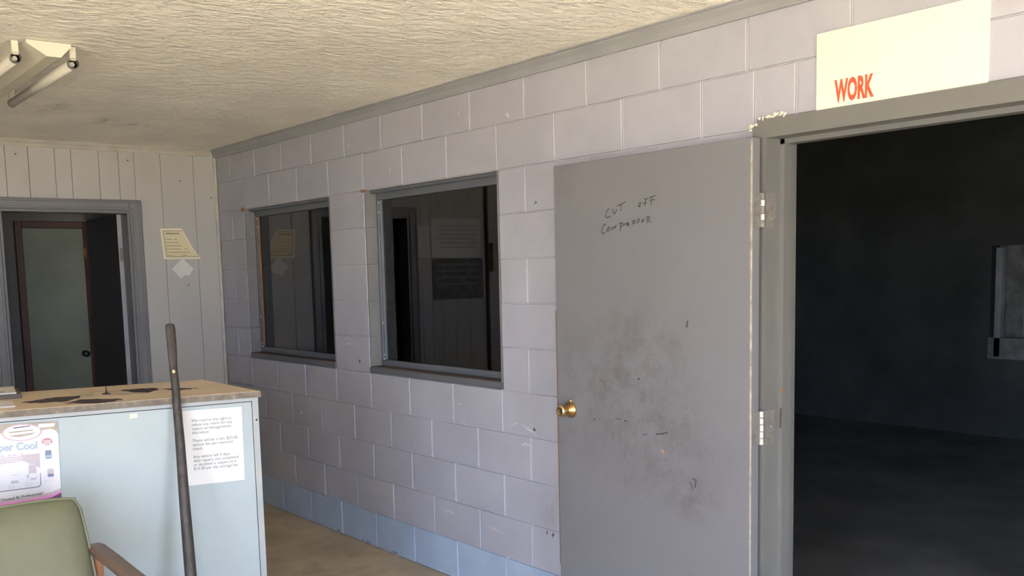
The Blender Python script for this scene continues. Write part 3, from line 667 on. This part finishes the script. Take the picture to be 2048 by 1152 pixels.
# front-face helper: a = distance from the counter's right end along its front, z = height
U = -FLd; N = nF
def onfront(a, z, off=0.0): return f0+FLd*a+Vector((0, 0, z))+N*off
# notice
nt = empty('notice_sheet', tuple(onfront(.18, .95))); tag(nt, 'white printed policy notice taped to the pale blue counter front', 'paper')
ca = .0645; tilt = R(-.6); ux = (U*math.cos(tilt)+Vector((0, 0, 1))*math.sin(tilt)); uy = (Vector((0, 0, 1))*math.cos(tilt)-U*math.sin(tilt))
base = onfront(ca+.216, .808, .0008)
place(sheet('page', [(0, 0), (.2159, 0), (.2159, .2794), (0, .2794)], base, ux, uy, N, .0008, 'paper'), nt)
body = ("We reserve the right to\nrefuse any check for any\nreason at managements\ndiscretion.\n\nThere will be a min. $25.00\nservice fee per returned\ncheck.\n\n"
        "Any vehicle left 3 days\nafter repairs are completed\nor declined is subject to a\n$15.00 per day storage fee.")
me = text_mesh(body, .0150, False, 1.0)
o = put_text('printed_text', me, 'ink', base+ux*.030+uy*.236+N*.0011, ux, uy, None); place(o, nt)
# poster
ps = empty('cardboard_poster', tuple(onfront(.9, .85))); tag(ps, 'pink and white cardboard display poster standing against the counter behind the green chair', 'poster')
pw, ph = .40, .335; PY = .855; pa = .702; pb = onfront(pa+pw, .812, .001); pt = R(-1.2)
px = (U*math.cos(pt)+Vector((0, 0, 1))*math.sin(pt)); py = (Vector((0, 0, 1))*math.cos(pt)-U*math.sin(pt))
def pp(name, poly, mat, h): return place(sheet(name, [(a, b*PY) for a, b in poly], pb+N*.003, px, py, N, h, mat), ps)
place(sheet('card_back', [(0, 0), (pw, 0), (pw, (ph-.006)*PY), (pw-.004, ph*PY), (0, ph*PY)], pb, px, py, N, .003, 'pr_tan'), ps)
pp('printed_face', [(0, .030), (pw, .038), (pw, ph-.055), (pw-.006, ph-.040), (pw-.022, ph-.030), (pw-.06, ph-.034), (.10, ph-.034), (.0, ph-.034)], 'pr_white', .0004)
pp('torn_flap', [(pw-.062, ph-.022), (pw-.012, ph-.020), (pw-.008, ph-.008), (pw-.060, ph-.006)], 'pr_white', .0014)
pp('print_border', [(0, .024), (.18, .022), (pw-.10, .026), (pw-.03, .038), (pw, .052), (pw, .042), (pw-.03, .026), (pw-.12, .012), (.15, .008), (0, .010)], 'pr_magenta', .0007)
pp('print_border', [(0, .010), (.15, .008), (pw-.12, .012), (pw-.03, .026), (pw, .042), (pw, .032), (pw, .0), (0, 0)], 'pr_purple', .0006)
pp('print_border', [(0, .036), (.18, .033), (pw-.10, .037), (pw-.03, .048), (pw, .060), (pw, .052), (pw-.03, .038), (pw-.10, .026), (.18, .022), (0, .024)], 'pr_palepink', .0008)
oc = (pw-.112, ph-.036)
pp('oval_badge', ell(*oc, .062, .034), 'pr_pink', .0012); pp('oval_badge', ell(*oc, .057, .030), 'pr_white', .0016)
pp('badge_print', [(oc[0]-.040, oc[1]+.006), (oc[0]+.034, oc[1]+.010), (oc[0]+.034, oc[1]+.004), (oc[0]-.040, oc[1]+.0)], 'pr_tan', .0019)
pp('badge_print', [(oc[0]-.044, oc[1]-.010), (oc[0]+.040, oc[1]-.003), (oc[0]+.030, oc[1]-.012), (oc[0]-.010, oc[1]-.018)], 'pr_tan', .0019)
pp('badge_print', [(oc[0]-.034, oc[1]-.003), (oc[0]+.030, oc[1]+.001), (oc[0]+.030, oc[1]-.002), (oc[0]-.034, oc[1]-.006)], 'cream_plastic', .0021)
pp('badge_slot', [(oc[0]-.026, oc[1]+.022), (oc[0]+.026, oc[1]+.026), (oc[0]+.026, oc[1]+.0225), (oc[0]-.026, oc[1]+.0175)], 'pr_purple', .0019)
me = text_mesh('Super Cool', .036, 1.6, sx=.90); w_ = max(v.co.x for v in me.vertices)
o = put_text('headline', me, 'pr_shadow', pb+px*(pw-.068-w_+.0015)+py*((ph-.106)*PY)+N*.0036, px, py, None); place(o, ps)
me = text_mesh('Super Cool', .036, 1.6, sx=.90)
o = put_text('headline', me, 'pr_blue', pb+px*(pw-.068-w_)+py*((ph-.1045)*PY)+N*.0040, px, py, None); place(o, ps)
for i, (a, b, y_) in enumerate(((.165, .180, -.124), (.150, .160, -.124), (.128, .145, -.123), (.090, .122, -.121))):
    pp('subhead_print', [(pw-a, ph+y_-.004), (pw-b+.04, ph+y_-.003), (pw-b+.042, ph+y_+.001), (pw-a+.002, ph+y_)] if i == 9 else [(pw-b, ph+y_-.005), (pw-b+(.012 if i else .012), ph+y_-.004), (pw-b+.012, ph+y_+.003), (pw-b+.001, ph+y_+.003)], 'pr_shadow', .0007)
pp('pink_panel', [(0, .155), (.12, .160), (pw-.115, .185), (pw-.062, .150), (pw-.060, .206), (pw-.064, .210), (0, .200)], 'pr_palepink', .0008)
for k in range(5): pp('white_rule', [(0, .163+k*.0085), (pw-.118+(k % 2)*.01, .170+k*.0085), (pw-.118, .1725+k*.0085), (0, .1655+k*.0085)], 'pr_white', .0011)
pp('seal', ell(pw-.036, ph-.080, .017, .015, 24), 'pr_red', .0007)
for k in range(3): pp('seal_print', [(pw-.048, ph-.076-k*.006), (pw-.024, ph-.075-k*.006), (pw-.024, ph-.0775-k*.006), (pw-.048, ph-.0785-k*.006)], 'pr_white', .0010)
def bottle(x, y, w, h, m1, m2):
    pp('bottle_picture', rrect(x-w/2, x+w/2, y, y+h, w*.22, 3), m1, .0012); pp('bottle_label', rrect(x-w*.46, x+w*.46, y+h*.12, y+h*.42, w*.08, 2), m2, .0015)
    pp('bottle_cap', rrect(x-w*.36, x+w*.36, y+h*.97, y+h*1.05, w*.05, 2), 'pr_shadow', .0013)
bottle(pw-.034, .185, .020, .035, 'pr_navy', 'pr_blue'); bottle(pw-.030, .108, .020, .035, 'pr_palepink', 'pr_navy')
bottle(pw-.086, .105, .024, .062, 'pr_palepink', 'pr_white'); bottle(pw-.099, .104, .014, .022, 'pr_shadow', 'pr_white')
bottle(pw-.142, .092, .026, .038, 'pr_white', 'pr_palepink'); bottle(pw-.205, .085, .026, .038, 'pr_red', 'pr_pink')
pp('black_rule', [(0, .058), (pw-.07, .073), (pw-.062, .080), (pw-.061, .130), (pw-.0625, .130), (pw-.064, .081), (pw-.072, .0755), (0, .0605)], 'ink_dark', .0009)
for x, y_, n_, wd in ((pw-.112, .098, 5, .038), (pw-.165, .088, 3, .036), (pw-.225, .080, 4, .04), (pw-.052, .098, 2, .036), (pw-.054, .168, 1, .034)):
    for k in range(n_): pp('fine_print', [(x, y_-k*.0042), (x+wd*random.uniform(.6, 1), y_+.001-k*.0042), (x+wd*.6, y_-.0003-k*.0042), (x, y_-.0013-k*.0042)], 'pr_shadow', .0008)
me = text_mesh('"Trusted By Professionals"', .0125, True); w_ = max(v.co.x for v in me.vertices)
o = put_text('slogan', me, 'ink_dark', pb+px*(pw-.055-w_)+py*(.029*PY)+N*.0044, (px+py*.09), (py-px*.05), None); place(o, ps)

# ------------------------------------------------------------------ pry bar leaning on the counter
pA, pF = Vector((3.4215, -1.5864, 1.1425)), Vector((3.797, -1.692, .004)); pdv = (pA-pF).normalized()
bar = empty('pry_bar', tuple(pF)); tag(bar, 'long dark iron pry bar with a flattened tip leaning against the counter', 'pry bar')
bm = bmesh.new()
L = (1.405-pF.z)/pdv.z
def bp(t): return pF+pdv*t
prof = [(0, .010), (.02, .020), (.30, .0215), (.55, .0210), (.85, .0190), (1.05, .0170), (1.16, .0158), (1.24, (.0150, .0145)), (1.31, (.0148, .0125)), (1.38, (.0175, .008)), (L-.02, (.0185, .0055)), (L-.004, (.0165, .0045)), (L, (.012, .003))]
h = pdv.cross(Vector((0, 0, 1))).normalized()
tube(bm, [tuple(bp(t)+h*random.uniform(-.0012, .0012)) for t, r_ in prof], [r_ for t, r_ in prof], 10)
place(bm_obj('shaft', bm, 'iron', None, True), bar)
dt = bp(1.302)+nF*.014
bm = bmesh.new(); bmesh.ops.create_uvsphere(bm, u_segments=12, v_segments=8, radius=.0062, matrix=Matrix.Translation(dt-U*.0035) @ Matrix.Diagonal((.5, 1, 1.1, 1)))
place(bm_obj('paint_dot', bm, 'yellow_dot', None, True), bar)

# ------------------------------------------------------------------ things on the counter top
sp = empty('receipt_spike', (3.085, -1.732, ZT)); tag(sp, 'small black receipt spike standing on the counter top', 'spindle')
bm = bmesh.new(); lathe(bm, (3.085, -1.732, ZT+.0012), (0, 0, 1), [(0, .016), (.002, .016), (.0035, .011), (.005, .005), (.008, .0028)], 20)
place(bm_obj('base', bm, 'black', None, True), sp)
bm = bmesh.new(); tube(bm, [(3.085, -1.732, ZT+.006), (3.085, -1.732, ZT+.025), (3.085, -1.732, ZT+.034)], [.0024, .0019, .0004], 10)
place(bm_obj('spike', bm, 'black', None, True), sp)
bd = empty('document_binder', (2.9, -2.12, ZT)); tag(bd, 'dark brown binder lying flat at the far left of the counter top', 'binder')
quadprism('cover', [Vector((2.955, -1.998, 0)), Vector((2.70, -1.955, 0)), Vector((2.645, -2.24, 0)), Vector((2.90, -2.285, 0))], ZT+.0005, ZT+.015, 'binder', bd, .002)
pg = quadprism('loose_papers', [Vector((2.925, -2.010, 0)), Vector((2.665, -1.965, 0)), Vector((2.62, -2.23, 0)), Vector((2.87, -2.27, 0))], ZT+.0152, ZT+.020, 'paper_grey', None, .001)
tag(pg, 'greyish white papers stacked on the brown binder', 'papers')
bm = bmesh.new(); lathe(bm, (2.925, -2.085, ZT+.0205), (0, 0, 1), [(0, .012), (.004, .013), (.010, .011), (.014, .006), (.024, .0055), (.026, 0)], 16)
cap_ = bm_obj('plastic_cap', bm, 'cream_plastic', None, True); tag(cap_, 'small cream plastic cap lying on the papers', 'cap')
box('cap_tab', 2.885, 2.912, -2.115, -2.045, ZT+.0208, ZT+.025, 'pr_tan', cap_, .001)
en = quadprism('envelope', [Vector((3.225, -2.078, 0)), Vector((3.03, -2.052, 0)), Vector((2.99, -2.25, 0)), Vector((3.18, -2.285, 0))], ZT+.0005, ZT+.004, 'paper_grey', None, .0005)
tag(en, 'loose pale paper lying near the front edge of the counter top', 'paper')

# ------------------------------------------------------------------ armchair in front of the counter
ch_y = R(5)
chair = empty('armchair', (3.86, -2.243, 0)); chair.rotation_euler = (0, 0, ch_y); tag(chair, 'sage green vinyl armchair with walnut arms in front of the counter', 'chair')
def cpart(name, bm, mat, smooth=False): o = bm_obj(name, bm, mat, chair, smooth); return o
# local: +x is the way the chair faces, y its width, origin on the floor under the middle
HWD = .268
bm = bmesh.new()      # back cushion: tapered slab, leaning, rounded
nz, ny = 12, 12
def backpt(u, v, side):
    z = .43+v*.456; xc = -.055-v*.155+.02*math.sin(math.pi*v)
    hw = HWD-.008*(v**2)-.006*(1-v)
    rr = .030*max(0, 1-(abs(u))**10)*max(.0, 1-(2*v-1)**12)+.012
    cut = 1-.035*max(0, (v-.9)/.1)**2*abs(u)**6
    return (xc+side*rr, u*hw*cut, z-(.012*abs(u)**4 if v > .95 else 0))
G = {}
for s in (1, -1):
    for i in range(ny+1):
        for j in range(nz+1): G[s, i, j] = bm.verts.new(backpt(-1+2*i/ny, j/nz, s))
for s in (1, -1):
    for i in range(ny):
        for j in range(nz): bm.faces.new((G[s, i, j], G[s, i+1, j], G[s, i+1, j+1], G[s, i, j+1]))
for i in range(ny):
    for j in (0, nz): bm.faces.new((G[1, i, j], G[1, i+1, j], G[-1, i+1, j], G[-1, i, j]))
for j in range(nz):
    for i in (0, ny): bm.faces.new((G[1, i, j], G[1, i, j+1], G[-1, i, j+1], G[-1, i, j]))
bk = cpart('back_cushion', bm, 'vinyl', True)
m_ = bk.modifiers.new('s', 'SUBSURF'); m_.levels = 1; m_.render_levels = 2
bm = bmesh.new()      # piping down the sides and along the top of the back
path = [backpt(1, v/10, 1) for v in range(0, 11)]+[backpt(u/5, 1, 1) for u in range(4, -6, -1)]+[backpt(-1, v/10, 1) for v in range(9, -1, -1)]
tube(bm, [(a-.004, b, c) for a, b, c in path], .0045, 8); o = bm_obj('piping', bm, 'vinyl', bk, True)
bm = bmesh.new(); add_box(bm, -.10, .42, -.25, .25, .36, .455, .035, 4); cpart('seat_cushion', bm, 'vinyl', True)
for s in (1, -1):
    y = s*.285
    bm = bmesh.new()
    sec_ = [(-.026, -.012), (.026, -.012), (.028, .004), (.020, .014), (-.020, .014), (-.028, .004)]
    path = [(-.165, .712), (-.12, .715), (0, .702), (.16, .680), (.34, .660), (.395, .650), (.405, .638)]
    rings = [[bm.verts.new((px_, y+a, pz_+b)) for a, b in sec_] for px_, pz_ in path]
    for A, B_ in zip(rings, rings[1:]):
        for k in range(6): bm.faces.new((A[k], A[(k+1) % 6], B_[(k+1) % 6], B_[k]))
    bm.faces.new(rings[0]); bm.faces.new(rings[-1][::-1])
    cpart('armrest', bm, 'arm_wood')
    bm = bmesh.new(); tube(bm, [(-.20, y, .0), (-.150, y, .40), (-.128, y, .692)], [(.016, .014), (.019, .017), (.017, .015)], 10); cpart('leg', bm, 'post_wood', True)
    bm = bmesh.new(); tube(bm, [(.38, y, .0), (.365, y, .40), (.335, y, .642)], [(.015, .014), (.019, .017), (.017, .016)], 10); cpart('leg', bm, 'post_wood', True)
    bm = bmesh.new(); add_box(bm, -.17, .38, y-.012, y+.012, .31, .365, .004); cpart('side_rail', bm, 'post_wood')
for x in (-.15, .36):
    bm = bmesh.new(); add_box(bm, x-.012, x+.012, -.285, .285, .31, .365, .004); cpart('cross_rail', bm, 'post_wood')

# ------------------------------------------------------------------ papers on the board wall
X = (0, 1, 0); Z = (0, 0, 1); NX = (1, 0, 0)
cf = empty('certificate', (0, -.29, 1.71)); tag(cf, 'torn cream certificate pinned to the board wall beside the doorway', 'certificate')
PAGE = [(-.423, 1.920), (-.272, 1.921), (-.263, 1.905), (-.205, 1.795), (-.145, 1.708), (-.409, 1.708)]
place(sheet('page', PAGE, (.0004, 0, 0), X, Z, NX, .001, 'parch_edge'), cf)
place(sheet('printed_field', [(-.402, 1.903), (-.270, 1.904), (-.216, 1.797), (-.163, 1.725), (-.391, 1.725)], (.0014, 0, 0), X, Z, NX, .0004, 'parchment'), cf)
bm = bmesh.new()
def rb(pts, w): ribbon(bm, pts, w, (.0021, 0, 0), Vector(X), Vector(Z))
rb([(-.403, 1.904), (-.272, 1.905)], .0035); rb([(-.403, 1.904), (-.391, 1.724), (-.160, 1.725)], .0035)
for k, (a, b) in enumerate(((.392, .29), (.39, .345), (.33, .31), (.389, .34), (.333, .30), (.388, .275), (.388, .285), (.26, .235), (.387, .222), (.386, .35), (.28, .245))):
    z = 1.868-[0, 1, 1, 2, 2, 3, 4, 4, 5, 6, 6][k]*.0225+(.014 if k == 0 else 0)
    rb([(-a, z), (-b, z+.0005)], .0030 if k else .0022)
for k in range(9):
    a = -.385+k*.0105; rb([(a, 1.882), (a+.004, 1.892), (a+.007, 1.883)], .0030)
place(bm_obj('print', bm, 'ink_brown'), cf)['kind'] = 'stuff'
c1 = sheet('note_card', [(-.357, 1.640), (-.290, 1.708), (-.272, 1.690), (-.238, 1.620), (-.297, 1.572)], (.0004, 0, 0), X, Z, NX, .0008, 'paper_grey'); tag(c1, 'white note card hanging underneath the upper square card', 'paper')
c2 = sheet('note_card', [(-.345, 1.642), (-.274, 1.708), (-.203, 1.641), (-.242, 1.588)], (.0014, 0, 0), X, Z, NX, .0008, 'card'); tag(c2, 'square white note card pinned just below the torn certificate', 'paper')
# things further along the same wall: they show mirrored in the window panes
for nm, y0, y1, z0, z1, m, lab in (('paper_sheet', -1.645, -1.520, 1.70, 1.965, 'paper_grey', 'narrow white sheet on the board wall left of the doorway'), ('paper_sheet', -2.165, -1.655, 1.70, 2.025, 'paper_grey', 'wide white printed sheet on the board wall left of the doorway')):
    o = empty(nm, (0, (y0+y1)/2, z0)); tag(o, lab, 'paper')
    place(sheet('page', [(y0, z0), (y1, z0), (y1, z1), (y0, z1)], (.0004, 0, 0), X, Z, NX, .001, m), o)
    bm = bmesh.new()
    for k in range(6): ribbon(bm, [(y0+.05, z1-.06-k*.036), (y1-.05-(k % 3)*.02, z1-.06-k*.036)], .010, (.0018, 0, 0), Vector(X), Vector(Z))
    place(bm_obj('print', bm, 'pr_shadow'), o)['kind'] = 'stuff'
o = empty('dark_wall_sign', (0, -1.92, 1.35)); tag(o, 'dark printed sign on the board wall below the wide sheet', 'sign')
place(sheet('board', [(-2.18, 1.345), (-1.655, 1.345), (-1.655, 1.69), (-2.18, 1.69)], (.0004, 0, 0), X, Z, NX, .006, 'sign_dark'), o)
bm = bmesh.new()
for k in range(4): ribbon(bm, [(-2.13, 1.64-k*.055), (-1.71, 1.64-k*.055)], .016, (.0070, 0, 0), Vector(X), Vector(Z))
place(bm_obj('print', bm, 'pr_shadow2'), o)['kind'] = 'stuff'
o = struct(box('trim_4', 0, .03, -2.235, -2.212, 0, CEIL-.05, 'dirt_wood', None, .003), 'brown upright batten on the board wall')
o = empty('wall_box', (0, -2.33, 1.6)); tag(o, 'small dark framed box on the board wall beyond the batten', 'box')
place(box('body', .0005, .05, -2.42, -2.26, 1.60, 1.82, 'pr_tan', None, .004), o); place(box('shelf', .0005, .10, -2.46, -2.25, 1.57, 1.598, 'trim_light', None, .003), o)

# ------------------------------------------------------------------ fluorescent fitting on the ceiling
fl = empty('fluorescent_light', (2.35, -1.76, CEIL)); tag(fl, 'unlit fluorescent tube fitting on the cream ceiling', 'light')
place(prism('housing', [(-1.87, CEIL-.001), (-1.87, CEIL-.012), (-1.80, CEIL-.055), (-1.75, CEIL-.055), (-1.71, CEIL-.012), (-1.71, CEIL-.001)], 'X', 1.62, 2.86, 'fixture'), fl)
for y in (-1.695, -1.90):
    bm = bmesh.new(); tube(bm, [(1.79, y, 2.408), (2.80, y, 2.408)], .0185, 18); place(bm_obj('tube', bm, 'tube', None, True), fl)
    for x in (1.765, 2.80):
        bm = bmesh.new(); lathe(bm, (x, y, 2.408), (1, 0, 0), [(0, .010), (0, .019), (.004, .020), (.025, .020), (.026, .018)], 18); place(bm_obj('end_cap', bm, 'cap', None, True), fl)
        place(box('tube_holder', x+.006, x+.022, y-.012, y+.012, 2.42, CEIL-.001, 'fixture', None, .002), fl)
